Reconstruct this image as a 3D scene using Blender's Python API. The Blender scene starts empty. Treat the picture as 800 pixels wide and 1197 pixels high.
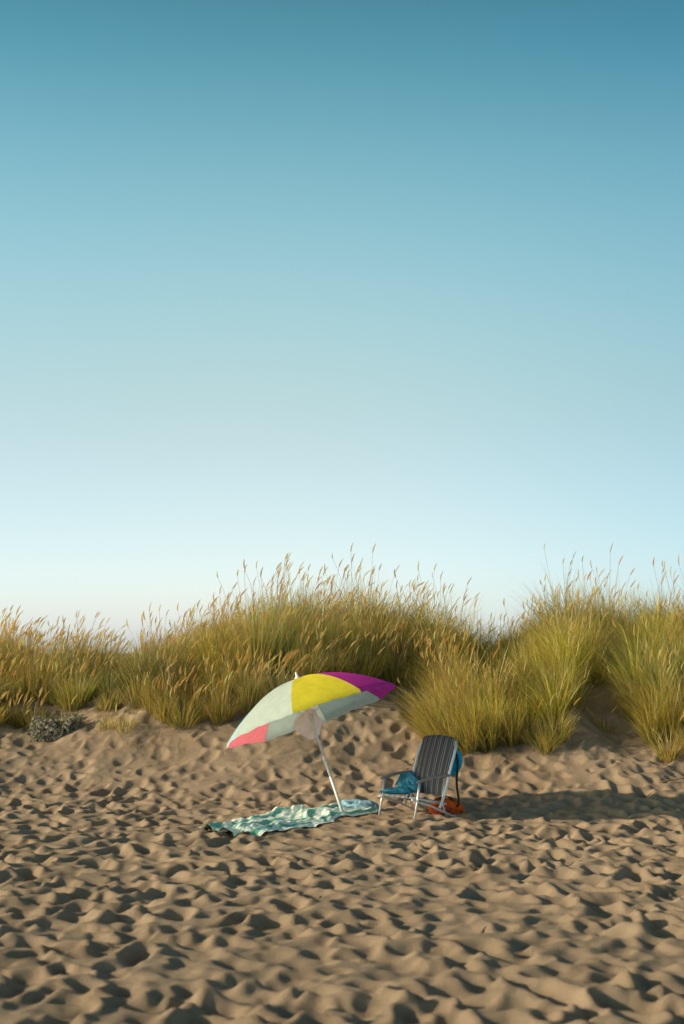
import bpy, math, random
import numpy as np
from mathutils import Vector, Matrix
random.seed(7); rng=np.random.default_rng(11)
scene=bpy.context.scene
scene.view_settings.view_transform='Standard'
scene.view_settings.look='None'
scene.view_settings.exposure=0
R=math.radians
# ------------------------------------------------------------ helpers
def new_mat(name):
    m=bpy.data.materials.new(name); m.use_nodes=True
    nt=m.node_tree; nt.nodes.clear()
    out=nt.nodes.new('ShaderNodeOutputMaterial')
    return m,nt,out
def principled(name,col,rough=0.6,metal=0.0,var=0.12,scale=40):
    m,nt,out=new_mat(name)
    b=nt.nodes.new('ShaderNodeBsdfPrincipled'); b.inputs['Roughness'].default_value=rough
    b.inputs['Metallic'].default_value=metal
    tc=nt.nodes.new('ShaderNodeTexCoord'); n=nt.nodes.new('ShaderNodeTexNoise'); n.inputs['Scale'].default_value=scale
    n.inputs['Detail'].default_value=4
    nt.links.new(tc.outputs['Object'],n.inputs['Vector'])
    r=nt.nodes.new('ShaderNodeValToRGB')
    r.color_ramp.elements[0].position=.3; r.color_ramp.elements[1].position=.7
    r.color_ramp.elements[0].color=tuple(c*(1-var) for c in col)+(1,)
    r.color_ramp.elements[1].color=tuple(min(1,c*(1+var)) for c in col)+(1,)
    nt.links.new(n.outputs['Fac'],r.inputs['Fac']); nt.links.new(r.outputs['Color'],b.inputs['Base Color'])
    nt.links.new(b.outputs[0],out.inputs['Surface'])
    return m
def cloth(name,col,trans=0.35,var=.06,scale=12):
    m,nt,out=new_mat(name)
    tc=nt.nodes.new('ShaderNodeTexCoord'); n=nt.nodes.new('ShaderNodeTexNoise'); n.inputs['Scale'].default_value=scale
    nt.links.new(tc.outputs['Object'],n.inputs['Vector'])
    r=nt.nodes.new('ShaderNodeValToRGB'); r.color_ramp.elements[0].position=.3; r.color_ramp.elements[1].position=.7
    r.color_ramp.elements[0].color=tuple(c*(1-var) for c in col)+(1,)
    r.color_ramp.elements[1].color=tuple(min(1,c*(1+var)) for c in col)+(1,)
    nt.links.new(n.outputs['Fac'],r.inputs['Fac'])
    d=nt.nodes.new('ShaderNodeBsdfDiffuse'); t=nt.nodes.new('ShaderNodeBsdfTranslucent')
    mx=nt.nodes.new('ShaderNodeMixShader'); mx.inputs[0].default_value=trans
    nt.links.new(r.outputs['Color'],d.inputs['Color']); nt.links.new(r.outputs['Color'],t.inputs['Color'])
    nt.links.new(d.outputs[0],mx.inputs[1]); nt.links.new(t.outputs[0],mx.inputs[2])
    nt.links.new(mx.outputs[0],out.inputs['Surface'])
    return m
def mesh_obj(name,verts,faces,mats=(),smooth=True,parent=None,matidx=None):
    me=bpy.data.meshes.new(name); me.from_pydata([tuple(v) for v in verts],[],[tuple(f) for f in faces]); me.update()
    for m in mats: me.materials.append(m)
    if matidx is not None: me.polygons.foreach_set('material_index',list(matidx))
    if smooth: me.polygons.foreach_set('use_smooth',[True]*len(me.polygons))
    o=bpy.data.objects.new(name,me); scene.collection.objects.link(o)
    if parent: o.parent=parent
    return o
def np_mesh(name,V,Q,mats=(),smooth=True,parent=None,col=None):
    me=bpy.data.meshes.new(name)
    me.vertices.add(len(V)); me.vertices.foreach_set('co',V.astype(np.float32).ravel())
    nf=len(Q); k=Q.shape[1]
    me.loops.add(nf*k); me.loops.foreach_set('vertex_index',Q.astype(np.int32).ravel())
    me.polygons.add(nf); me.polygons.foreach_set('loop_start',np.arange(0,nf*k,k,dtype=np.int32))
    me.polygons.foreach_set('loop_total',np.full(nf,k,dtype=np.int32))
    me.polygons.foreach_set('use_smooth',np.full(nf,smooth))
    me.update(calc_edges=True); me.validate()
    if col is not None:
        a=me.color_attributes.new('Col','FLOAT_COLOR','POINT')
        c=np.ones((len(V),4),dtype=np.float32); c[:,:3]=col; a.data.foreach_set('color',c.ravel())
    for m in mats: me.materials.append(m)
    o=bpy.data.objects.new(name,me); scene.collection.objects.link(o)
    if parent: o.parent=parent
    return o
def tube_geo(pts,r,seg=10,closed_ends=True):
    pts=[Vector(p) for p in pts]; V=[];F=[]
    n=len(pts); prev=None
    for i,p in enumerate(pts):
        t=(pts[min(i+1,n-1)]-pts[max(i-1,0)]).normalized()
        if prev is None:
            up=Vector((0,0,1)) if abs(t.z)<.9 else Vector((1,0,0))
            a=t.cross(up).normalized()
        else:
            a=(prev-t*prev.dot(t)).normalized()
        prev=a; b=t.cross(a)
        rr=r[i] if isinstance(r,(list,tuple)) else r
        for j in range(seg):
            an=2*math.pi*j/seg
            V.append(p+a*math.cos(an)*rr+b*math.sin(an)*rr)
    for i in range(n-1):
        for j in range(seg):
            F.append((i*seg+j,i*seg+(j+1)%seg,(i+1)*seg+(j+1)%seg,(i+1)*seg+j))
    if closed_ends:
        F.append(tuple(reversed(range(seg)))); F.append(tuple(range((n-1)*seg,n*seg)))
    return V,F
def merge(geos):
    V=[];F=[]
    for v,f in geos:
        o=len(V); V+=list(v); F+=[tuple(i+o for i in q) for q in f]
    return V,F
def smooth_path(pts,n=8):
    P=[Vector(p) for p in pts]; out=[]
    for i in range(len(P)-1):
        p0=P[max(i-1,0)];p1=P[i];p2=P[i+1];p3=P[min(i+2,len(P)-1)]
        for k in range(n):
            t=k/n
            out.append(0.5*((2*p1)+(p2-p0)*t+(2*p0-5*p1+4*p2-p3)*t*t+(3*p1-p0-3*p2+p3)*t**3))
    out.append(P[-1]); return out
G=rng.random((256,256))
def vnoise(x,y,off=0):
    x=np.asarray(x,float)+off*17.3; y=np.asarray(y,float)+off*9.7
    xi=np.floor(x).astype(int); yi=np.floor(y).astype(int)
    fx=x-xi; fy=y-yi
    fx=fx*fx*fx*(fx*(fx*6-15)+10); fy=fy*fy*fy*(fy*(fy*6-15)+10)
    a=G[xi%256,yi%256]; b=G[(xi+1)%256,yi%256]; c=G[xi%256,(yi+1)%256]; d=G[(xi+1)%256,(yi+1)%256]
    return (a*(1-fx)+b*fx)*(1-fy)+(c*(1-fx)+d*fx)*fy-0.5
def fbm(x,y,o=3,off=0):
    s=0;a=1
    for i in range(o):
        s=s+a*vnoise(x*2**i,y*2**i,off+i*3); a*=.5
    return s
def sstep(t):
    t=np.clip(t,0,1); return t*t*(3-2*t)
# ------------------------------------------------------------ terrain
CX=[-60,-9,-6,-4.4,-3.6,-3.0,-2.2,-1.2,0,1.0,1.7,2.2,2.8,3.6,4.6,6,9,60]
CZ=[1.3,1.5,1.35,1.2,1.22,1.33,1.42,1.58,1.66,1.6,1.42,1.36,1.55,1.66,1.62,1.55,1.5,1.4]
def base_h(x,y):
    x=np.asarray(x,float); y=np.asarray(y,float)
    c=np.interp(x,CX,CZ)
    foot=15.3+0.35*vnoise(x*.45,x*0,5)*2
    top=21.2
    t=(y-foot)/(top-foot)
    z=c*sstep(t)
    z=z+0.16*np.exp(-((x-2.6)/1.0)**2-((y-18.2)/.9)**2)+0.10*np.exp(-((x+1.9)/.9)**2-((y-18.8)/.8)**2)
    z=z-0.13*np.exp(-((x-1.0)/.45)**2-((y-18.6)/1.0)**2)-0.15*np.exp(-((x-3.35)/.3)**2-((y-18.2)/.7)**2)
    z=z+0.16*fbm(x*.9,y*.9,3,2)*sstep((y-15.8)/2.0)*(1-sstep((y-26)/10))
    fall=sstep((y-22.5)/22)
    z=z*(1-fall)-3.0*fall
    z=z+0.10*vnoise(x*.25,y*.25,9)*sstep((np.abs(y-14.7)-1.2)/3)*(1-sstep((y-60)/60))
    return z
def axis(lo,hi,step,far_lo,far_hi):
    a=list(np.arange(lo,hi+1e-6,step)); 
    s=step;v=lo;L=[]
    while v>far_lo: s*=1.22; v-=s; L.append(v)
    s=step;v=hi;H=[]
    while v<far_hi: s*=1.22; v+=s; H.append(v)
    return np.array(L[::-1]+a+H)
XS=axis(-6.2,6.2,.0165,-900,900); YS=axis(5.6,19.6,.020,-300,1500)
XX,YY=np.meshgrid(XS,YS)
B=np.zeros_like(XX)
B+=0.045*fbm(XX*1.4,YY*1.4,2,21)
def dens(y): return 1.0 if y<15.8 else max(.5,1-(y-15.8)/3.)
stamps=[]
for i in range(7400):
    x=random.uniform(-6.3,6.3); y=random.uniform(5.4,19.3)
    if random.random()>dens(y): continue
    s=random.choice([.6,.75,.9,1.0,1.1,1.25])*random.uniform(.9,1.1)
    stamps.append((x,y,random.uniform(0,math.pi) if random.random()<.5 else random.gauss(1.3,.5),s*random.uniform(.085,.13),s*random.uniform(.058,.082),s**.7*random.uniform(.026,.060)))
for (x,y,an,a,b,dp) in stamps:
    if y>15.8: dp*=.85
    rr=a*2.6
    i0,i1=np.searchsorted(XS,[x-rr,x+rr]); j0,j1=np.searchsorted(YS,[y-rr,y+rr])
    if i1-i0<3 or j1-j0<3: continue
    sx=XX[j0:j1,i0:i1]-x; sy=YY[j0:j1,i0:i1]-y
    wob=.045*vnoise((sx+x)*8,(sy+y)*8,4); sx=sx+wob; sy=sy-wob
    u=sx*math.cos(an)+sy*math.sin(an); v=-sx*math.sin(an)+sy*math.cos(an)
    q=np.sqrt((u/a)**2+(v/b)**2)
    w=np.exp(-q**2.6)
    rim=np.exp(-((q-1.4)/.40)**2)*(1+.6*np.tanh(u/a))
    H=B[j0:j1,i0:i1]
    B[j0:j1,i0:i1]=H*(1-.78*w)-dp*w+dp*.22*rim
K=np.exp(-(np.arange(-3,4)/1.3)**2); K/=K.sum()
def blur(A):
    A2=sum(K[k+3]*np.roll(A,k,0) for k in range(-3,4)); return sum(K[k+3]*np.roll(A2,k,1) for k in range(-3,4))
B=.85*blur(B)+.15*B
B+=0.010*fbm(XX*7,YY*7,2,31)+0.006*fbm(XX*18,YY*18,2,41)
B*=1+.7*vnoise(XX*.8,YY*.8,51)
calm=1-.6*np.exp(-((XX-.75)/.7)**4-((YY-15.0)/.6)**4)-.55*np.exp(-((XX+.45)/.9)**4-((YY-14.3)/.9)**4)
calm=np.clip(calm,.3,1)
edge=(1-sstep((np.abs(XX)-6)/30))*(1-sstep((YY-22)/20))
B*=calm*(1-.1*sstep((YY-15.8)/1.5))*edge*1.1
ZZ=base_h(XX,YY)+B
def ground(x,y):
    i=np.clip(np.searchsorted(XS,x)-1,0,len(XS)-2); j=np.clip(np.searchsorted(YS,y)-1,0,len(YS)-2)
    fx=(x-XS[i])/(XS[i+1]-XS[i]); fy=(y-YS[j])/(YS[j+1]-YS[j])
    return (ZZ[j,i]*(1-fx)+ZZ[j,i+1]*fx)*(1-fy)+(ZZ[j+1,i]*(1-fx)+ZZ[j+1,i+1]*fx)*fy
ny,nx=XX.shape
V=np.stack([XX.ravel(),YY.ravel(),ZZ.ravel()],1)
idx=np.arange(ny*nx).reshape(ny,nx)
Q=np.stack([idx[:-1,:-1].ravel(),idx[:-1,1:].ravel(),idx[1:,1:].ravel(),idx[1:,:-1].ravel()],1)
m,nt,out=new_mat('sand'); N=nt.nodes; Lk=nt.links
b=N.new('ShaderNodeBsdfPrincipled'); b.inputs['Roughness'].default_value=.95; b.inputs['Specular IOR Level'].default_value=.1
tc=N.new('ShaderNodeTexCoord')
def noise(s,d=5,ro=.6):
    n=N.new('ShaderNodeTexNoise'); n.inputs['Scale'].default_value=s; n.inputs['Detail'].default_value=d; n.inputs['Roughness'].default_value=ro
    Lk.new(tc.outputs['Object'],n.inputs['Vector']); return n
n1=noise(1.3); r1=N.new('ShaderNodeValToRGB'); r1.color_ramp.elements[0].position=.3; r1.color_ramp.elements[1].position=.72
r1.color_ramp.elements[0].color=(.355,.262,.178,1); r1.color_ramp.elements[1].color=(.470,.355,.250,1)
Lk.new(n1.outputs['Fac'],r1.inputs['Fac'])
n2=noise(260,3,.8); r2=N.new('ShaderNodeValToRGB'); r2.color_ramp.elements[0].position=.30; r2.color_ramp.elements[1].position=.62
r2.color_ramp.elements[0].color=(.45,.42,.40,1); r2.color_ramp.elements[1].color=(1.08,1.08,1.08,1)
Lk.new(n2.outputs['Fac'],r2.inputs['Fac'])
mx=N.new('ShaderNodeMixRGB'); mx.blend_type='MULTIPLY'; mx.inputs[0].default_value=.9
Lk.new(r1.outputs[0],mx.inputs[1]); Lk.new(r2.outputs[0],mx.inputs[2]); Lk.new(mx.outputs[0],b.inputs['Base Color'])
n3=noise(45,8,.85); bp=N.new('ShaderNodeBump'); bp.inputs['Strength'].default_value=.9; bp.inputs['Distance'].default_value=.014
Lk.new(n3.outputs['Fac'],bp.inputs['Height']); Lk.new(bp.outputs[0],b.inputs['Normal']); Lk.new(b.outputs[0],out.inputs['Surface'])
np_mesh('sand_dune_ground',V,Q,[m])
# ------------------------------------------------------------ grass
def grass_mat():
    m,nt,out=new_mat('grass_blades'); N=nt.nodes; Lk=nt.links
    a=N.new('ShaderNodeAttribute'); a.attribute_name='Col'
    d=N.new('ShaderNodeBsdfDiffuse'); t=N.new('ShaderNodeBsdfTranslucent'); g=N.new('ShaderNodeBsdfGlossy'); g.inputs['Roughness'].default_value=.45
    g.inputs['Color'].default_value=(.9,.9,.8,1)
    mx=N.new('ShaderNodeMixShader'); mx.inputs[0].default_value=.48
    m2=N.new('ShaderNodeMixShader'); m2.inputs[0].default_value=.05
    Lk.new(a.outputs['Color'],d.inputs['Color']); Lk.new(a.outputs['Color'],t.inputs['Color'])
    Lk.new(d.outputs[0],mx.inputs[1]); Lk.new(t.outputs[0],mx.inputs[2]); Lk.new(mx.outputs[0],m2.inputs[1]); Lk.new(g.outputs[0],m2.inputs[2])
    Lk.new(m2.outputs[0],out.inputs['Surface']); return m
GM=grass_mat()
gV=[];gQ=[];gC=[];goff=0
def add_strip(P,W,wdir,C):
    global goff
    n,k,_=P.shape
    off=W[:,:,None]*wdir[:,None,:]
    VV=np.stack([P-off,P+off],2).reshape(n*k*2,3)
    CC=np.repeat(C[:,:,None,:],2,2).reshape(n*k*2,3)
    b=(np.arange(n)[:,None]*k*2+np.arange(k-1)[None,:]*2).ravel()+goff
    gQ.append(np.stack([b,b+1,b+3,b+2],1)); gV.append(VV); gC.append(CC); goff+=n*k*2
def curve(base,az,L,th0,th1,wind,S):
    t=np.linspace(0,1,S+1)
    tm=(t[:-1]+t[1:])/2
    th=th0[:,None]+th1[:,None]*tm[None,:]**1.3
    dx=np.sin(th)*np.cos(az)[:,None]+wind[0][:,None]*tm; dy=np.sin(th)*np.sin(az)[:,None]+wind[1][:,None]*tm; dz=np.cos(th)
    l=np.sqrt(dx*dx+dy*dy+dz*dz)
    D=np.stack([dx/l,dy/l,dz/l],2)*(L/S)[:,None,None]
    P=np.concatenate([base[:,None,:],base[:,None,:]+np.cumsum(D,1)],1)
    return P,D
green=np.array([[.210,.250,.045],[.320,.310,.050],[.420,.345,.065],[.125,.180,.045]])
straw=np.array([[.70,.49,.18],[.60,.40,.13],[.76,.58,.27]])
def tuft(x,y,nb,L0,lean=(0,0),strawf=.2,seeds=0,bend=1.0,rad=.10,tint=1.0,hue=0.0,splay=.4):
    q=np.sqrt(rng.random(nb)); r=rad*q; a0=rng.random(nb)*2*np.pi
    bx=x+r*np.cos(a0); by=y+r*np.sin(a0); bz=ground(bx,by)-.02
    base=np.stack([bx,by,bz],1)
    az=a0+rng.normal(0,.5,nb)
    L=L0*(.42+.65*rng.random(nb)**.6)*(1-.12*q)
    th0=np.abs(rng.normal(.05,.09,nb)+splay*q*q); th1=bend*np.abs(rng.normal(.70,.42,nb))
    wind=(lean[0]+rng.normal(0,.10,nb),lean[1]+rng.normal(0,.10,nb))
    S=5
    P,D=curve(base,az,L,th0,th1,wind,S)
    gz=ground(P[:,:,0].ravel(),P[:,:,1].ravel()).reshape(P.shape[:2])+.012
    P[:,:,2]=np.maximum(P[:,:,2],gz)
    t=np.linspace(0,1,S+1)
    W=(rng.uniform(.0028,.0054,nb))[:,None]*(1-.90*t**2.2)[None,:]
    az2=az+np.pi/2+rng.normal(0,.7,nb)
    wd=np.stack([np.cos(az2),np.sin(az2),np.zeros(nb)],1)
    ci=rng.integers(0,4,nb)
    C=green[ci]*rng.uniform(.6,1.4,nb)[:,None]*tint
    C=C*np.array([1+hue,1+hue*.3,1-hue*.4])
    st=rng.random(nb)<strawf
    C[st]=straw[rng.integers(0,3,st.sum())]*rng.uniform(.6,1.05,st.sum())[:,None]
    tipc=np.array([.66,.50,.16])
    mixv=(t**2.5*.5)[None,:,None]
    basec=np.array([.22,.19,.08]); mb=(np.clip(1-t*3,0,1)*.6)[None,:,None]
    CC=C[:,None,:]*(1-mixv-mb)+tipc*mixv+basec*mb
    CC=np.minimum(CC,.85)
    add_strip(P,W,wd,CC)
    if seeds>0:
        r=rad*np.sqrt(rng.random(seeds)); a0=rng.random(seeds)*2*np.pi
        bx=x+r*np.cos(a0); by=y+r*np.sin(a0); base=np.stack([bx,by,ground(bx,by)],1)
        L=L0*rng.uniform(.74,1.14,seeds)
        th0=np.abs(rng.normal(.08,.10,seeds)); th1=np.abs(rng.normal(.25,.18,seeds))
        wind=(lean[0]*.5+.10+rng.normal(0,.12,seeds),lean[1]*.4+rng.normal(0,.08,seeds))
        P,D=curve(base,a0,L,th0,th1,wind,5)
        cs=straw[rng.integers(0,3,seeds)]*rng.uniform(.85,1.2,seeds)[:,None]
        C=np.repeat((cs*.8)[:,None,:],6,1)
        wd=np.stack([np.ones(seeds),np.zeros(seeds),np.zeros(seeds)],1)
        add_strip(P,np.full((seeds,6),.0018),wd,C)
        d=D[:,-1,:]; d=d/np.linalg.norm(d,axis=1)[:,None]
        hl=rng.uniform(.09,.17,seeds)
        tt=np.array([0,.15,.5,.85,1.0]); ww=np.array([.15,.85,1,.6,.1])
        HP=P[:,-1,None,:]-d[:,None,:]*.02+d[:,None,:]*(hl[:,None]*tt[None,:])[:,:,None]
        HP[:,:,0]+=(hl[:,None]*tt**2*.3)
        HW=rng.uniform(.0055,.0105,seeds)[:,None]*ww[None,:]
        HC=np.minimum(np.repeat((cs*1.2)[:,None,:],5,1),.85)
        p1=np.cross(d,np.array([0,1,0])); p1/=np.linalg.norm(p1,axis=1)[:,None]
        p2=np.cross(d,p1)
        add_strip(HP,HW,p1,HC); add_strip(HP,HW,p2,HC)
BX=[-12,-4.6,-4.0,-3.3,-3.0,-2.5,-1.5,-.6,.2,.6,1.0,1.2,1.4,1.7,2.2,2.9,3.1,3.5,3.8,4.2,5,12]
BY=[18.6,18.5,18.7,19.2,18.6,18.3,18.25,18.6,19.1,19.5,19.6,19.1,18.0,17.75,17.75,18.05,19.1,19.1,18.0,17.6,17.8,18.2]
HX=[-12,-4.6,-4.2,-3.7,-3.3,-3.05,-2.8,-2.4,-1.8,-1.2,-.5,.2,.9,1.5,1.9,2.2,2.5,2.9,3.3,3.8,4.4,12]
HL=[.72,.64,.70,.64,.38,.36,.56,.76,.84,1.04,1.12,1.20,1.06,1.02,.88,.62,.92,1.20,1.24,1.06,.98,1.0]
cents=[]
tries=0
while tries<22000 and len(cents)<960:
    tries+=1
    x=random.uniform(-8.0,8.0); y=random.uniform(17.4,23.0)
    yb=float(np.interp(x,BX,BY))+.30*float(vnoise(x*2.2,0,7))
    if y<yb: continue
    sp=.25 if abs(x)<5.2 and y<21.8 else .42
    if any((x-a)**2+(y-b)**2<sp*sp for a,b in cents): continue
    if float(vnoise(x*1.1,y*1.1,13))<-.32 and y<20.5: continue
    cents.append((x,y))
for (x,y) in cents:
    yb=float(np.interp(x,BX,BY))+.30*float(vnoise(x*2.2,0,7))
    L=float(np.interp(x,HX,HL))*random.choice([.58,.72,.86,.95,1.0,1.12])*(1+.7*float(vnoise(x*1.3,y*1.1,15)))
    if y<yb+.35: L*=.78
    rightc=x>1.25
    if rightc and y<19.6: lean=(-.60,-.42)
    elif rightc: lean=(-.18,-.12)
    else: lean=(random.gauss(.02,.14),-.18 if y<19.4 else -.03)
    sn=float(vnoise(x*1.2,y*1.2,17))
    strawf=.10+.70*max(0,sn)+(.12 if x<-1 else 0)
    seeds=0
    if sn>-.2: seeds=random.randint(2,9) if not rightc else random.randint(0,6)
    if -2.6<x<-.2 and y<20: seeds+=9
    if .3<x<1.6 and y<20.5: seeds+=8
    if x<-3.3: seeds+=5
    hue=(.28 if rightc else .08)+.9*float(vnoise(x*1.3,y*1.3,27))+random.uniform(-.12,.12)
    tint=(1.45 if rightc else 1.15)*(1+1.1*float(vnoise(x*1.7,y*1.7,23)))*random.uniform(.8,1.2)
    tuft(x,y,int(random.randint(165,270)*(1 if y<21.5 else .7)),L,lean,strawf,seeds,bend=1.3 if rightc else random.uniform(.5,1.1),rad=random.uniform(.08,.17),tint=tint,hue=hue,splay=random.uniform(.2,.7))
for (x,y,n,L,ln) in [(2.45,17.35,140,.45,(-.1,-.3)),(2.62,17.5,160,.55,(.1,-.3)),(2.3,17.6,100,.45,(-.2,-.3)),(3.9,17.25,120,.5,(-.2,-.3)),(4.2,17.3,150,.55,(-.2,-.2)),
      (1.15,17.7,190,.85,(-1.0,-.5)),(1.10,17.95,190,.90,(-1.2,-.5)),(1.30,17.55,190,.85,(-.9,-.5)),(1.28,18.1,190,.95,(-1.1,-.4)),(1.55,17.5,190,.85,(-.7,-.5)),(1.8,17.55,190,.8,(-.6,-.5)),(2.05,17.6,180,.75,(-.4,-.5)),
      (-3.0,18.25,50,.3,(0,-.2)),(-2.75,18.1,60,.35,(-.1,-.2)),(-.3,18.3,25,.25,(0,-.1)),(.85,19.1,30,.3,(0,0)),(3.3,18.1,30,.25,(0,-.2)),(-3.6,18.5,60,.35,(0,0)),
      (3.8,17.7,160,.8,(-.4,-.4)),(4.05,17.75,160,.8,(-.5,-.4))]:
    tuft(x,y,n,L,ln,.34,1,1.1,rad=.1,tint=1.45,hue=.22)
nl=2600
lx=rng.uniform(-6,6,nl); ly=np.interp(lx,BX,BY)+rng.normal(-.1,.35,nl)
base=np.stack([lx,ly,ground(lx,ly)+.006],1); az=rng.random(nl)*2*np.pi; L=rng.uniform(.05,.28,nl)
P=base[:,None,:]+np.stack([np.cos(az),np.sin(az),0*az],1)[:,None,:]*(L[:,None]*np.linspace(0,1,4)[None,:])[:,:,None]
P[:,:,2]=ground(P[:,:,0].ravel(),P[:,:,1].ravel()).reshape(nl,4)+rng.uniform(.004,.03,nl)[:,None]
wd=np.stack([-np.sin(az),np.cos(az),0*az],1)
add_strip(P,np.full((nl,4),.002),wd,np.repeat((straw[rng.integers(0,3,nl)]*rng.uniform(.3,.9,nl)[:,None])[:,None,:],4,1))
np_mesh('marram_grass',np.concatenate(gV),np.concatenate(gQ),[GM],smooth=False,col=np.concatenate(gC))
print('TUFTS',len(cents),'VERTS',goff)
def leafy(name,cx,cy,rx,ry,h,n,cols):
    u=rng.normal(0,1,(n,3)); u/=np.linalg.norm(u,axis=1)[:,None]; u[:,2]=np.abs(u[:,2])
    rr=rng.random(n)**.4
    k=.75+.5*(vnoise(u[:,0]*3+5,u[:,1]*3+5,3)+.5)
    x=cx+u[:,0]*rx*rr*k; y=cy+u[:,1]*ry*rr*k; z=ground(x,y)+u[:,2]*h*rr*k
    c=np.stack([x,y,z],1)
    a=rng.normal(0,1,(n,3)); a/=np.linalg.norm(a,axis=1)[:,None]; b=np.cross(a,rng.normal(0,1,(n,3))); b/=np.linalg.norm(b,axis=1)[:,None]
    s=rng.uniform(.010,.022,n)[:,None]
    VV=np.stack([c-a*s*1.6,c-b*s*.6,c+a*s*1.6,c+b*s*.6],1).reshape(-1,3)
    QQ=np.arange(n*4).reshape(n,4)
    CC=np.repeat(np.array(cols)[rng.integers(0,len(cols),n)]*rng.uniform(.6,1.2,n)[:,None],4,0)
    return np_mesh(name,VV,QQ,[GM],smooth=False,col=CC)
leafy('dune_shrub',-3.72,18.42,.34,.24,.22,3500,[[.52,.46,.38],[.30,.30,.20],[.65,.60,.50],[.16,.17,.10]])
# ------------------------------------------------------------ beach umbrella
umb=bpy.data.objects.new('beach_umbrella',None); scene.collection.objects.link(umb)
foot=Vector((.02,14.8,float(ground(np.array([.02]),np.array([14.8]))[0])))
ax=Vector((-.345,.15,1)).normalized()
umb.location=foot
apex=ax*(1.39-foot.z)/ax.z*1.0
side=(Vector((1,0,0))-ax*ax.x).normalized(); back=ax.cross(side)
Rr=.94; Hh=.40; NP=8; rib0=R(-55)
def canopy_pt(phi,t,offs=0.0):
    k=(phi-rib0)/(2*math.pi/NP); d=(k-math.floor(k)-.5)*(2*math.pi/NP)
    ch=math.cos(math.pi/NP)/math.cos(d)
    ridge=1-abs(d)/(math.pi/NP)
    f=(1-.9*t)+ .9*t*ch
    r=Rr*t*f
    h=-Hh*(t**2.0) -.022*math.sin(math.pi*min(t,1))*ridge**.8 + offs
    h-= -.014*ridge*t
    return apex+ax*h+side*(r*math.cos(phi))+back*(r*math.sin(phi))
mats=[cloth('canopy_magenta',(.68,.060,.46),.42),cloth('canopy_pale_teal',(.54,.70,.69),.45),cloth('canopy_sky',(.42,.64,.70),.4),
      cloth('canopy_pale_teal_b',(.56,.68,.65),.45),cloth('canopy_coral',(.85,.22,.28),.45),cloth('canopy_grey_teal',(.54,.64,.60),.35),
      cloth('canopy_grey_teal_b',(.50,.62,.56),.35),cloth('canopy_yellow',(.84,.74,.060),.4)]
pm=[0,0,1,3,4,2,5,7]
V=[];F=[];MI=[]
SA=10;ST=16
for k in range(NP):
    o=len(V)
    for j in range(ST+2):
        for i in range(SA+1):
            phi_in=rib0+2*math.pi/NP*(k+min(max(i/SA,1e-4),1-1e-4))
            if j<=ST: p=canopy_pt(phi_in,.03+.97*j/ST)
            else:
                p=canopy_pt(phi_in,1.0)-ax*.035+ (canopy_pt(phi_in,1.0)-(apex-ax*Hh)).normalized()*.008
                p=p+Vector((0,0,.006*math.sin(i*2.2+k)))
            V.append(p)
    for j in range(ST+1):
        for i in range(SA):
            F.append((o+j*(SA+1)+i,o+j*(SA+1)+i+1,o+(j+1)*(SA+1)+i+1,o+(j+1)*(SA+1)+i)); MI.append(pm[k])
mesh_obj('canopy',V,F,mats,True,umb,MI)
metal=principled('white_metal',(.72,.72,.70),.35,.0,.05)
steel=principled('aluminium',(.75,.76,.76),.42,.55,.05)
g=[tube_geo([-ax*.25,ax*.62],.0155,12),tube_geo([ax*.60,apex+ax*.03],.0125,12),tube_geo([ax*.59,ax*.64],.021,12)]
mesh_obj('pole',*merge(g),[metal],True,umb)
g=[tube_geo([apex-ax*.01,apex+ax*.012,apex+ax*.03,apex+ax*.06,apex+ax*.075],[.036,.034,.014,.011,.003],12)]
mesh_obj('finial',*merge(g),[principled('white_plastic',(.75,.75,.72),.4)],True,umb)
g=[]
hub=apex-ax*.42
for k in range(NP):
    phi=rib0+2*math.pi/NP*k+1e-4
    g.append(tube_geo([canopy_pt(phi,t,-.010) for t in [0.02,.2,.4,.6,.8,.95,1.0]],.0035,6))
    g.append(tube_geo([hub+side*.02*math.cos(phi)+back*.02*math.sin(phi),canopy_pt(phi,.5,-.014)],.003,6))
g.append(tube_geo([hub-ax*.025,hub+ax*.025],.024,12))
g.append(tube_geo([apex-ax*.045,apex-ax*.012],.024,12))
mesh_obj('ribs',*merge(g),[metal],True,umb)
c0=apex-ax*.33
V=[];F=[]; NU=36; NW=24
for j in range(NW+1):
    t=j/NW
    for i in range(NU+1):
        s=-1+2*i/NU
        wdt=.05+.10*float(sstep(np.array(t*1.8)))*(1-.10*t)
        drop=-.27*t-.05*math.sin(s*2.4+.6)*t
        fold=.030*math.sin(s*7+t*1.5)*min(1,t*2)+.014*math.sin(s*15+2)*t
        V.append(c0+Vector((s*wdt+.03-.05*t,-.04+fold+.12*s*t,drop)))
for j in range(NW):
    for i in range(NU): F.append((j*(NU+1)+i,j*(NU+1)+i+1,(j+1)*(NU+1)+i+1,(j+1)*(NU+1)+i))
mesh_obj('hanging_cloth',V,F,[cloth('white_cloth',(.90,.87,.88),.5)],True,umb)
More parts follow.
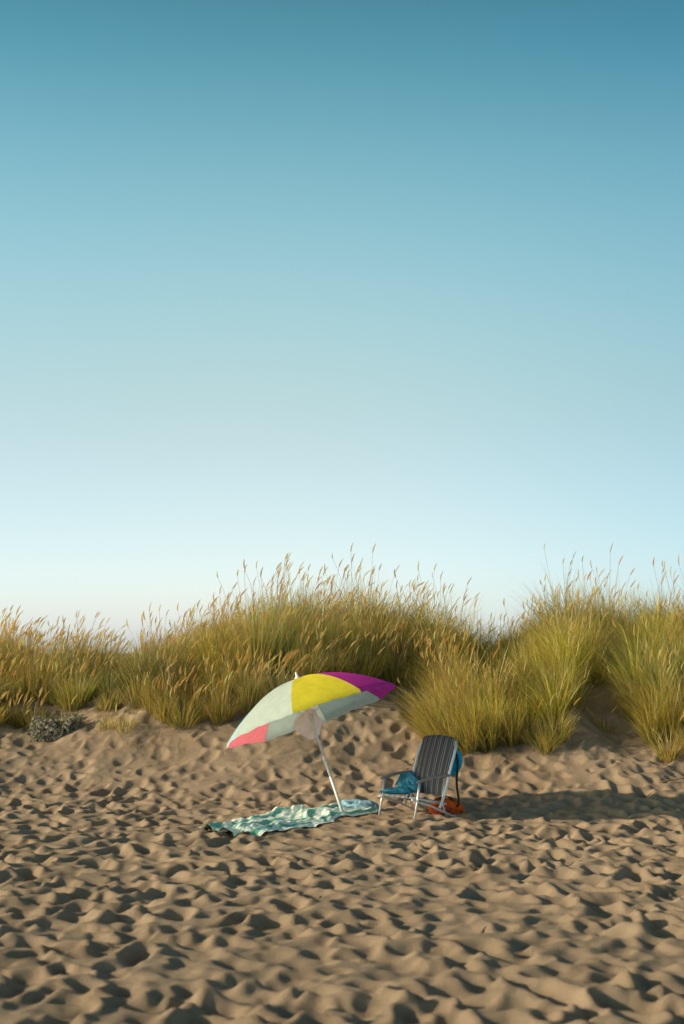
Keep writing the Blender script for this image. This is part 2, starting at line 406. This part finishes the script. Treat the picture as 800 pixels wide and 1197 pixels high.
# ------------------------------------------------------------ beach chair
chair=bpy.data.objects.new('beach_chair',None); scene.collection.objects.link(chair)
Fd=Vector((-.78,-.62,0)).normalized(); Wd=Vector((.62,-.78,0)).normalized()
co=Vector((.59,14.75,float(ground(np.array([.8]),np.array([14.95]))[0])+.0))
chair.matrix_world=Matrix(((Fd.x,Wd.x,0,co.x),(Fd.y,Wd.y,0,co.y),(0,0,1,co.z),(0,0,0,1)))
hw=.275; g=[]; r=.0125
for s in (-1,1):
    y=s*hw
    g.append(tube_geo([(-.03,y,.375),(.0,y,.2),(.05,y,-.03)],r,10))
    g.append(tube_geo([(.06,y*.93,.205),(-.2,y*.93,.125),(-.53,y*.93,-.01)],r*.95,10))
    g.append(tube_geo([(-.40,y*.9,.40),(-.36,y*.9,.15),(-.42,y*.9,.0)],r*.8,8))
g.append(tube_geo(smooth_path([(.06,-hw*.86,.225),(.065,-hw*.5,.225),(.065,hw*.5,.225),(.06,hw*.86,.225)],4),r*.9,10))
g.append(tube_geo([(-.53,-hw*.93,.0),(-.53,hw*.93,.0)],r*.95,10))
g.append(tube_geo([(-.41,-hw*.9,.135),(-.41,hw*.9,.135)],r*.9,10))
for s in (-1,1): g.append(tube_geo([(.065,s*hw*.86,.225),(-.41,s*hw*.86,.135)],r*.9,10))
bp_=[(-.30,-hw,.10),(-.375,-hw,.25),(-.44,-hw,.45),(-.515,-hw,.66),(-.55,-hw*.93,.735),(-.565,-hw*.75,.765),(-.565,0,.772),(-.565,hw*.75,.765),(-.55,hw*.93,.735),(-.515,hw,.66),(-.44,hw,.45),(-.375,hw,.25),(-.30,hw,.10)]
g.append(tube_geo(smooth_path(bp_,6),r*1.2,10))
mesh_obj('frame',*merge(g),[steel],True,chair)
def rounded_bar(p0,p1,w,h):
    V=[];F=[];n=14
    for i in range(n+1):
        t=i/n; e=math.sqrt(max(0,1-(abs(2*t-1))**6)); ww=w*(.35+.65*e); p=Vector(p0).lerp(Vector(p1),t)+Vector((0,0,.018*math.sin(math.pi*t)))
        for a in range(12):
            an=2*math.pi*a/12; cx=math.copysign(abs(math.cos(an))**.6,math.cos(an)); sz=math.copysign(abs(math.sin(an))**.6,math.sin(an))
            V.append(p+Vector((0,cx*ww,sz*h*(.5+.5*e))))
    for i in range(n):
        for a in range(12): F.append((i*12+a,i*12+(a+1)%12,(i+1)*12+(a+1)%12,(i+1)*12+a))
    F.append(tuple(reversed(range(12)))); F.append(tuple(range(n*12,n*12+12)))
    return V,F
g=[rounded_bar((.02,s*(hw+.012),.375),(-.45,s*(hw+.012),.425),.026,.014) for s in (-1,1)]
mesh_obj('armrests',*merge(g),[principled('arm_plastic',(.30,.26,.24),.45)],True,chair)
m,nt,out=new_mat('chair_fabric'); N=nt.nodes; Lk=nt.links
tc=N.new('ShaderNodeTexCoord'); sx=N.new('ShaderNodeSeparateXYZ'); Lk.new(tc.outputs['Object'],sx.inputs[0])
mu=N.new('ShaderNodeMath'); mu.operation='MULTIPLY'; mu.inputs[1].default_value=12; Lk.new(sx.outputs['Y'],mu.inputs[0])
fr=N.new('ShaderNodeMath'); fr.operation='FRACT'; Lk.new(mu.outputs[0],fr.inputs[0])
cr=N.new('ShaderNodeValToRGB'); cr.color_ramp.interpolation='CONSTANT'
e=cr.color_ramp.elements; e[0].position=0; e[0].color=(.13,.14,.155,1); e[1].position=.50; e[1].color=(.30,.30,.31,1)
x=e.new(.64); x.color=(.11,.115,.13,1); x=e.new(.80); x.color=(.42,.41,.40,1); x=e.new(.92); x.color=(.15,.155,.17,1)
Lk.new(fr.outputs[0],cr.inputs[0])
d=N.new('ShaderNodeBsdfDiffuse'); t=N.new('ShaderNodeBsdfTranslucent'); mx=N.new('ShaderNodeMixShader'); mx.inputs[0].default_value=.2
Lk.new(cr.outputs[0],d.inputs[0]); Lk.new(cr.outputs[0],t.inputs[0]); Lk.new(d.outputs[0],mx.inputs[1]); Lk.new(t.outputs[0],mx.inputs[2]); Lk.new(mx.outputs[0],out.inputs[0])
fab=m
def sheet(path,hwid,sag,name,nseg=24,thick=.006):
    P=smooth_path(path,6); V=[];F=[];n=len(P)
    for layer in (0,1):
        for i,p in enumerate(P):
            tn=(P[min(i+1,n-1)]-P[max(i-1,0)]).normalized(); nm=Vector((0,1,0)).cross(tn).normalized()
            for j in range(nseg+1):
                s=-1+2*j/nseg
                k=sag*(1-s*s)*math.sin(math.pi*i/(n-1))
                k+=.0025*math.sin(j*1.3+i*.3)
                V.append(p+Vector((0,s*hwid,0))+nm*(k+layer*thick))
    m_=nseg+1; o=n*m_
    for i in range(n-1):
        for j in range(nseg):
            F.append((i*m_+j,i*m_+j+1,(i+1)*m_+j+1,(i+1)*m_+j)); F.append((o+i*m_+j,o+(i+1)*m_+j,o+(i+1)*m_+j+1,o+i*m_+j+1))
    for j in range(nseg):
        F.append((j,o+j,o+j+1,j+1)); F.append(((n-1)*m_+j,(n-1)*m_+j+1,o+(n-1)*m_+j+1,o+(n-1)*m_+j))
    for i in range(n-1):
        F.append((i*m_,(i+1)*m_,o+(i+1)*m_,o+i*m_)); F.append((i*m_+nseg,o+i*m_+nseg,o+(i+1)*m_+nseg,(i+1)*m_+nseg))
    return mesh_obj(name,V,F,[fab],True,chair)
sheet([(-.585,0,.745),(-.575,0,.787),(-.548,0,.780),(-.52,0,.70),(-.45,0,.50),(-.40,0,.34),(-.375,0,.22)],hw*.88,-.035,'backrest')
sheet([(.085,0,.215),(.075,0,.242),(.04,0,.238),(-.15,0,.195),(-.30,0,.165),(-.40,0,.155)],hw*.80,-.025,'seat')
# ------------------------------------------------------------ soft items
def lump(name,center,size,mat,seed=0,fold=.18,parent=None,freq=3.0,res=64):
    V=[];F=[];nu=res;nv=res//2
    u=np.linspace(0,2*np.pi,nu,endpoint=False); v=np.linspace(0,np.pi,nv+1)
    UU,VVv=np.meshgrid(u,v)
    X=np.cos(UU)*np.sin(VVv);Y=np.sin(UU)*np.sin(VVv);Z=np.cos(VVv)
    nz=vnoise(X*freq+Z*2+20,Y*freq-Z*2+20,seed)+.6*vnoise(X*freq*2.3+Z*4+40,Y*freq*2.3+Z*3+40,seed+3)
    ridg=1-np.abs(nz)*2
    big=vnoise(X*1.2+Z+60,Y*1.2+Z+60,seed+7)
    k=1+fold*ridg+fold*nz+.7*big
    X=X*k*size[0]; Y=Y*k*size[1]; Z=np.maximum(Z*k,-.75)*size[2]
    P=np.stack([X.ravel()+center[0],Y.ravel()+center[1],Z.ravel()+center[2]],1)
    for j in range(nv):
        for i in range(nu): F.append((j*nu+i,j*nu+(i+1)%nu,(j+1)*nu+(i+1)%nu,(j+1)*nu+i))
    return mesh_obj(name,P,F,[mat],True,parent)
def gz(x,y): return float(ground(np.array([x]),np.array([y]))[0])
blue=cloth('blue_cloth',(.03,.42,.66),.15,.2,20); orange=cloth('orange_cloth',(.85,.15,.03),.15,.2,20); lblue=cloth('light_blue_cloth',(.14,.52,.68),.15,.15,15)
black=principled('black_webbing',(.02,.02,.022),.6)
tw=bpy.data.objects.new('blue_towel',None); scene.collection.objects.link(tw)
lump('heap',(.71,15.06,.285+co.z),(.085,.11,.075),lblue,2,.38,tw,freq=2.8)
lump('fold_1',(.55,14.98,gz(.55,14.98)+.235),(.13,.10,.035),lblue,5,.30,tw)
V=[];F=[]
for j in range(17):
    t=j/16
    for i in range(13):
        s=i/12
        p=Vector((.62+.22*s,15.13+.12*s,.44+co.z-.02*s))
        a=(t-.45)*.32
        p=p+Vector((.6*a*.8,-.78*a*.8,-abs(a)*1.1))+Vector((.6,-.78,0))*(.012*math.sin(s*14+t*3))
        V.append(p)
for j in range(16):
    for i in range(12): F.append((j*13+i,j*13+i+1,(j+1)*13+i+1,(j+1)*13+i))
mesh_obj('fold_2',V,F,[lblue],True,tw)
bag=bpy.data.objects.new('beach_bag',None); scene.collection.objects.link(bag)
bx,by=1.07,15.06; bz=gz(bx,by)
lump('bag_body',(bx,by,bz+.06),(.16,.11,.085),orange,8,.28,bag)
lump('bag_pocket',(bx-.05,by-.10,bz+.035),(.08,.05,.05),principled('dark_orange',(.35,.04,.02),.7),9,.2,bag)
g=[tube_geo(smooth_path([(bx-.10,by-.05,bz+.09),(bx-.06,by-.1,bz+.16),(bx+.05,by-.1,bz+.17),(bx+.09,by-.05,bz+.09)],8),.008,8)]
mesh_obj('bag_handle',*merge(g),[black],True,bag)
bk=bpy.data.objects.new('blue_backpack',None); scene.collection.objects.link(bk)
lump('pack_body',(1.14,15.12,.50),(.10,.10,.15),blue,12,.2,bk)
g=[tube_geo(smooth_path([(1.15,14.94,.70),(1.205,14.99,.55),(1.19,14.96,.32),(1.21,14.98,.10),(1.13,14.96,.06)],8),.012,8),
   tube_geo(smooth_path([(1.05,15.1,.78),(1.15,15.15,.70),(1.2,15.1,.60)],6),.01,8)]
mesh_obj('pack_straps',*merge(g),[black],True,bk)
# ------------------------------------------------------------ towel
m,nt,out=new_mat('towel_cloth'); N=nt.nodes; Lk=nt.links
uv=N.new('ShaderNodeAttribute'); uv.attribute_name='Col'
w=N.new('ShaderNodeTexWave'); w.wave_type='BANDS'; w.bands_direction='Y'; w.inputs['Scale'].default_value=1.5; w.inputs['Distortion'].default_value=1.6; w.inputs['Detail'].default_value=2; w.inputs['Detail Scale'].default_value=2.5
Lk.new(uv.outputs['Vector'],w.inputs['Vector'])
cr=N.new('ShaderNodeValToRGB'); e=cr.color_ramp.elements; e[0].position=.18; e[0].color=(.20,.48,.38,1); e[1].position=.25; e[1].color=(.80,.83,.76,1)
x=e.new(.74); x.color=(.84,.86,.79,1); x=e.new(.78); x.color=(.52,.72,.63,1); x=e.new(.86); x.color=(.52,.72,.63,1); x=e.new(.90); x.color=(.82,.85,.79,1)
Lk.new(w.outputs['Fac'],cr.inputs[0])
b=N.new('ShaderNodeBsdfDiffuse'); b.inputs['Roughness'].default_value=1
Lk.new(cr.outputs[0],b.inputs['Color']); nn=N.new('ShaderNodeTexNoise'); nn.inputs['Scale'].default_value=160
tc=N.new('ShaderNodeTexCoord'); Lk.new(tc.outputs['Object'],nn.inputs['Vector']); bm=N.new('ShaderNodeBump'); bm.inputs['Strength'].default_value=.6; bm.inputs['Distance'].default_value=.008
Lk.new(nn.outputs['Fac'],bm.inputs['Height']); Lk.new(bm.outputs[0],b.inputs['Normal']); Lk.new(b.outputs[0],out.inputs[0])
nu,nv=220,90
uu,vv=np.meshgrid(np.linspace(0,1,nu),np.linspace(-.5,.5,nv))
p0=np.array([-1.12,13.35]); p1=np.array([.16,15.50]); dl=p1-p0; ll=np.linalg.norm(dl); dl/=ll; dn=np.array([dl[1],-dl[0]])
wid=.66+.22*np.sin(uu*3.1+.3)
offc=.07*np.sin(uu*7)+.05*np.sin(uu*15+1)
px=p0[0]+dl[0]*uu*ll+dn[0]*(vv*wid+offc); py=p0[1]+dl[1]*uu*ll+dn[1]*(vv*wid+offc)
px+=.06*fbm(uu*6,vv*4,2,51); py+=.09*fbm(uu*6,vv*4,2,55)
f1=np.abs(fbm(uu*5+vv*3,vv*4-uu*1.5,3,61)); f2=1-np.abs(fbm(uu*10-vv*3,vv*5+uu,2,67))*2.2
hz=.012+.038*np.clip(1-f1*3.0,0,1)**1.3*(.4+vnoise(uu*4,vv*3,71)+.5)+.014*np.clip(f2,0,1)**2
hz*=np.clip((.5-np.abs(vv))*9,.25,1)
gx=px.ravel(); gy=py.ravel()
sm=np.max([ground(gx+a,gy+b_) for a,b_ in ((0,0),(.03,.04),(-.03,-.02),(.04,-.03),(-.04,.03))],0).reshape(px.shape)
pz=sm+hz
idx=np.arange(nu*nv).reshape(nv,nu)
Q=np.stack([idx[:-1,:-1].ravel(),idx[:-1,1:].ravel(),idx[1:,1:].ravel(),idx[1:,:-1].ravel()],1)
np_mesh('beach_towel',np.stack([px.ravel(),py.ravel(),pz.ravel()],1),Q,[m],col=np.stack([uu.ravel()*2.3,vv.ravel()*.9+.5,0*uu.ravel()],1))
lump('blue_cloth_heap',(.17,15.45,gz(.17,15.45)+.03),(.17,.14,.06),cloth('pale_blue_cloth',(.26,.46,.58),.1,.3,25),14,.25)
# ------------------------------------------------------------ twigs / debris
g=[]
def twig(x,y,l,an,r,lift=.0):
    pts=[]
    for i in range(5):
        t=i/4; xx=x+math.cos(an)*l*t+random.uniform(-.01,.01); yy=y+math.sin(an)*l*t+random.uniform(-.01,.01)
        pts.append((xx,yy,max(gz(xx,yy),gz(x,y)+lift*t)+r*.7))
    return tube_geo(pts,[r,r*.9,r*.8,r*.6,r*.35],6)
g.append(twig(3.6,16.4,.32,-.2,.010,.05)); g.append(twig(-1.25,13.5,.12,.5,.012)); g.append(twig(3.3,16.0,.2,.3,.007))
for i in range(110):
    x=random.uniform(-4.5,4.5); y=random.uniform(7.5,17.8); g.append(twig(x,y,random.uniform(.02,.09),random.uniform(0,6.28),random.uniform(.002,.005)))
mesh_obj('driftwood_twigs',*merge(g),[principled('dry_wood',(.12,.08,.05),.8)],True)
# ------------------------------------------------------------ light
EL=19.5; AZ=9
SUN=Vector((-math.cos(R(EL))*math.cos(R(AZ)),-math.cos(R(EL))*math.sin(R(AZ)),math.sin(R(EL))))
sd=bpy.data.lights.new('sun','SUN'); sd.energy=5.0; sd.angle=R(.6); sd.color=(1,.83,.59)
so=bpy.data.objects.new('sun',sd); scene.collection.objects.link(so); so.rotation_euler=SUN.to_track_quat('Z','Y').to_euler(); so.location=(-20,0,12)
wd=bpy.data.worlds.new('World'); scene.world=wd; wd.use_nodes=True; nt=wd.node_tree; nt.nodes.clear(); N=nt.nodes; Lk=nt.links
out=N.new('ShaderNodeOutputWorld'); bg=N.new('ShaderNodeBackground'); sk=N.new('ShaderNodeTexSky')
sk.sky_type='NISHITA'; sk.sun_disc=False; sk.sun_elevation=R(EL); sk.sun_rotation=R(-90-AZ); sk.air_density=1.0; sk.dust_density=1.0; sk.ozone_density=1.5
bg.inputs['Strength'].default_value=.1
tc=N.new('ShaderNodeTexCoord'); sp=N.new('ShaderNodeSeparateXYZ'); Lk.new(tc.outputs['Generated'],sp.inputs[0])
def ramp(stops,sock,scale=4.0,interp='B_SPLINE'):
    r=N.new('ShaderNodeValToRGB'); r.color_ramp.interpolation=interp
    e=r.color_ramp.elements
    for i,(p,c) in enumerate(stops):
        el=e[i] if i<2 else e.new(p)
        el.position=p; el.color=tuple(v/scale for v in c)+(1,)
    Lk.new(sock,r.inputs['Fac']); return r
zr=ramp([(0.0,(2.65,3.0,4.4)),(.03,(2.35,2.48,3.2)),(.08,(2.2,2.15,2.3)),(.155,(2.35,2.14,1.76)),(.21,(2.4,2.36,1.84)),(.27,(2.15,2.46,1.90)),(.33,(1.65,2.28,1.80)),(.38,(1.10,1.95,1.58)),(.43,(.68,1.55,1.32)),(.54,(.7,.9,.75)),(.70,(.9,.62,.42)),(1.0,(.9,.6,.4))],sp.outputs['Z'],4.6)  # sky tint by height; above the frame warmed and dimmed to neutralise shadow fill
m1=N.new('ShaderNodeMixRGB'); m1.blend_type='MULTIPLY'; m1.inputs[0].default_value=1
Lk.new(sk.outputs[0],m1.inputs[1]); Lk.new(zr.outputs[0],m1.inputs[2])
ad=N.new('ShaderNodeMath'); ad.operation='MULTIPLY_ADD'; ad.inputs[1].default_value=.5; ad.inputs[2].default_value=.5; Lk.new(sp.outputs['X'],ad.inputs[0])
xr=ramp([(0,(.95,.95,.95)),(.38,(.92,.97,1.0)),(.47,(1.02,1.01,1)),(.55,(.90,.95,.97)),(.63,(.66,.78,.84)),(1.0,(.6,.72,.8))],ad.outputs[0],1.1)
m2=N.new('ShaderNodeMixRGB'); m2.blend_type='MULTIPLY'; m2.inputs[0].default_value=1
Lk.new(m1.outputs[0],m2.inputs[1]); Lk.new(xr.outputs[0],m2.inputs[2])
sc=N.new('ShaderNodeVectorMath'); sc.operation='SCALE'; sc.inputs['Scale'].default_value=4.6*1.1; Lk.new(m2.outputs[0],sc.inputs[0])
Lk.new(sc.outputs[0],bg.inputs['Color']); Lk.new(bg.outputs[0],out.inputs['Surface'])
# ------------------------------------------------------------ camera
cd=bpy.data.cameras.new('camera'); cam=bpy.data.objects.new('camera',cd); scene.collection.objects.link(cam)
cam.location=(0,0,1.7); cam.rotation_euler=(R(90+5.5),0,0)
cd.sensor_fit='VERTICAL'; cd.sensor_height=36; cd.sensor_width=24; cd.lens=50; cd.clip_end=5000
cd.dof.use_dof=True; cd.dof.focus_distance=15.3; cd.dof.aperture_fstop=2.0
scene.camera=cam
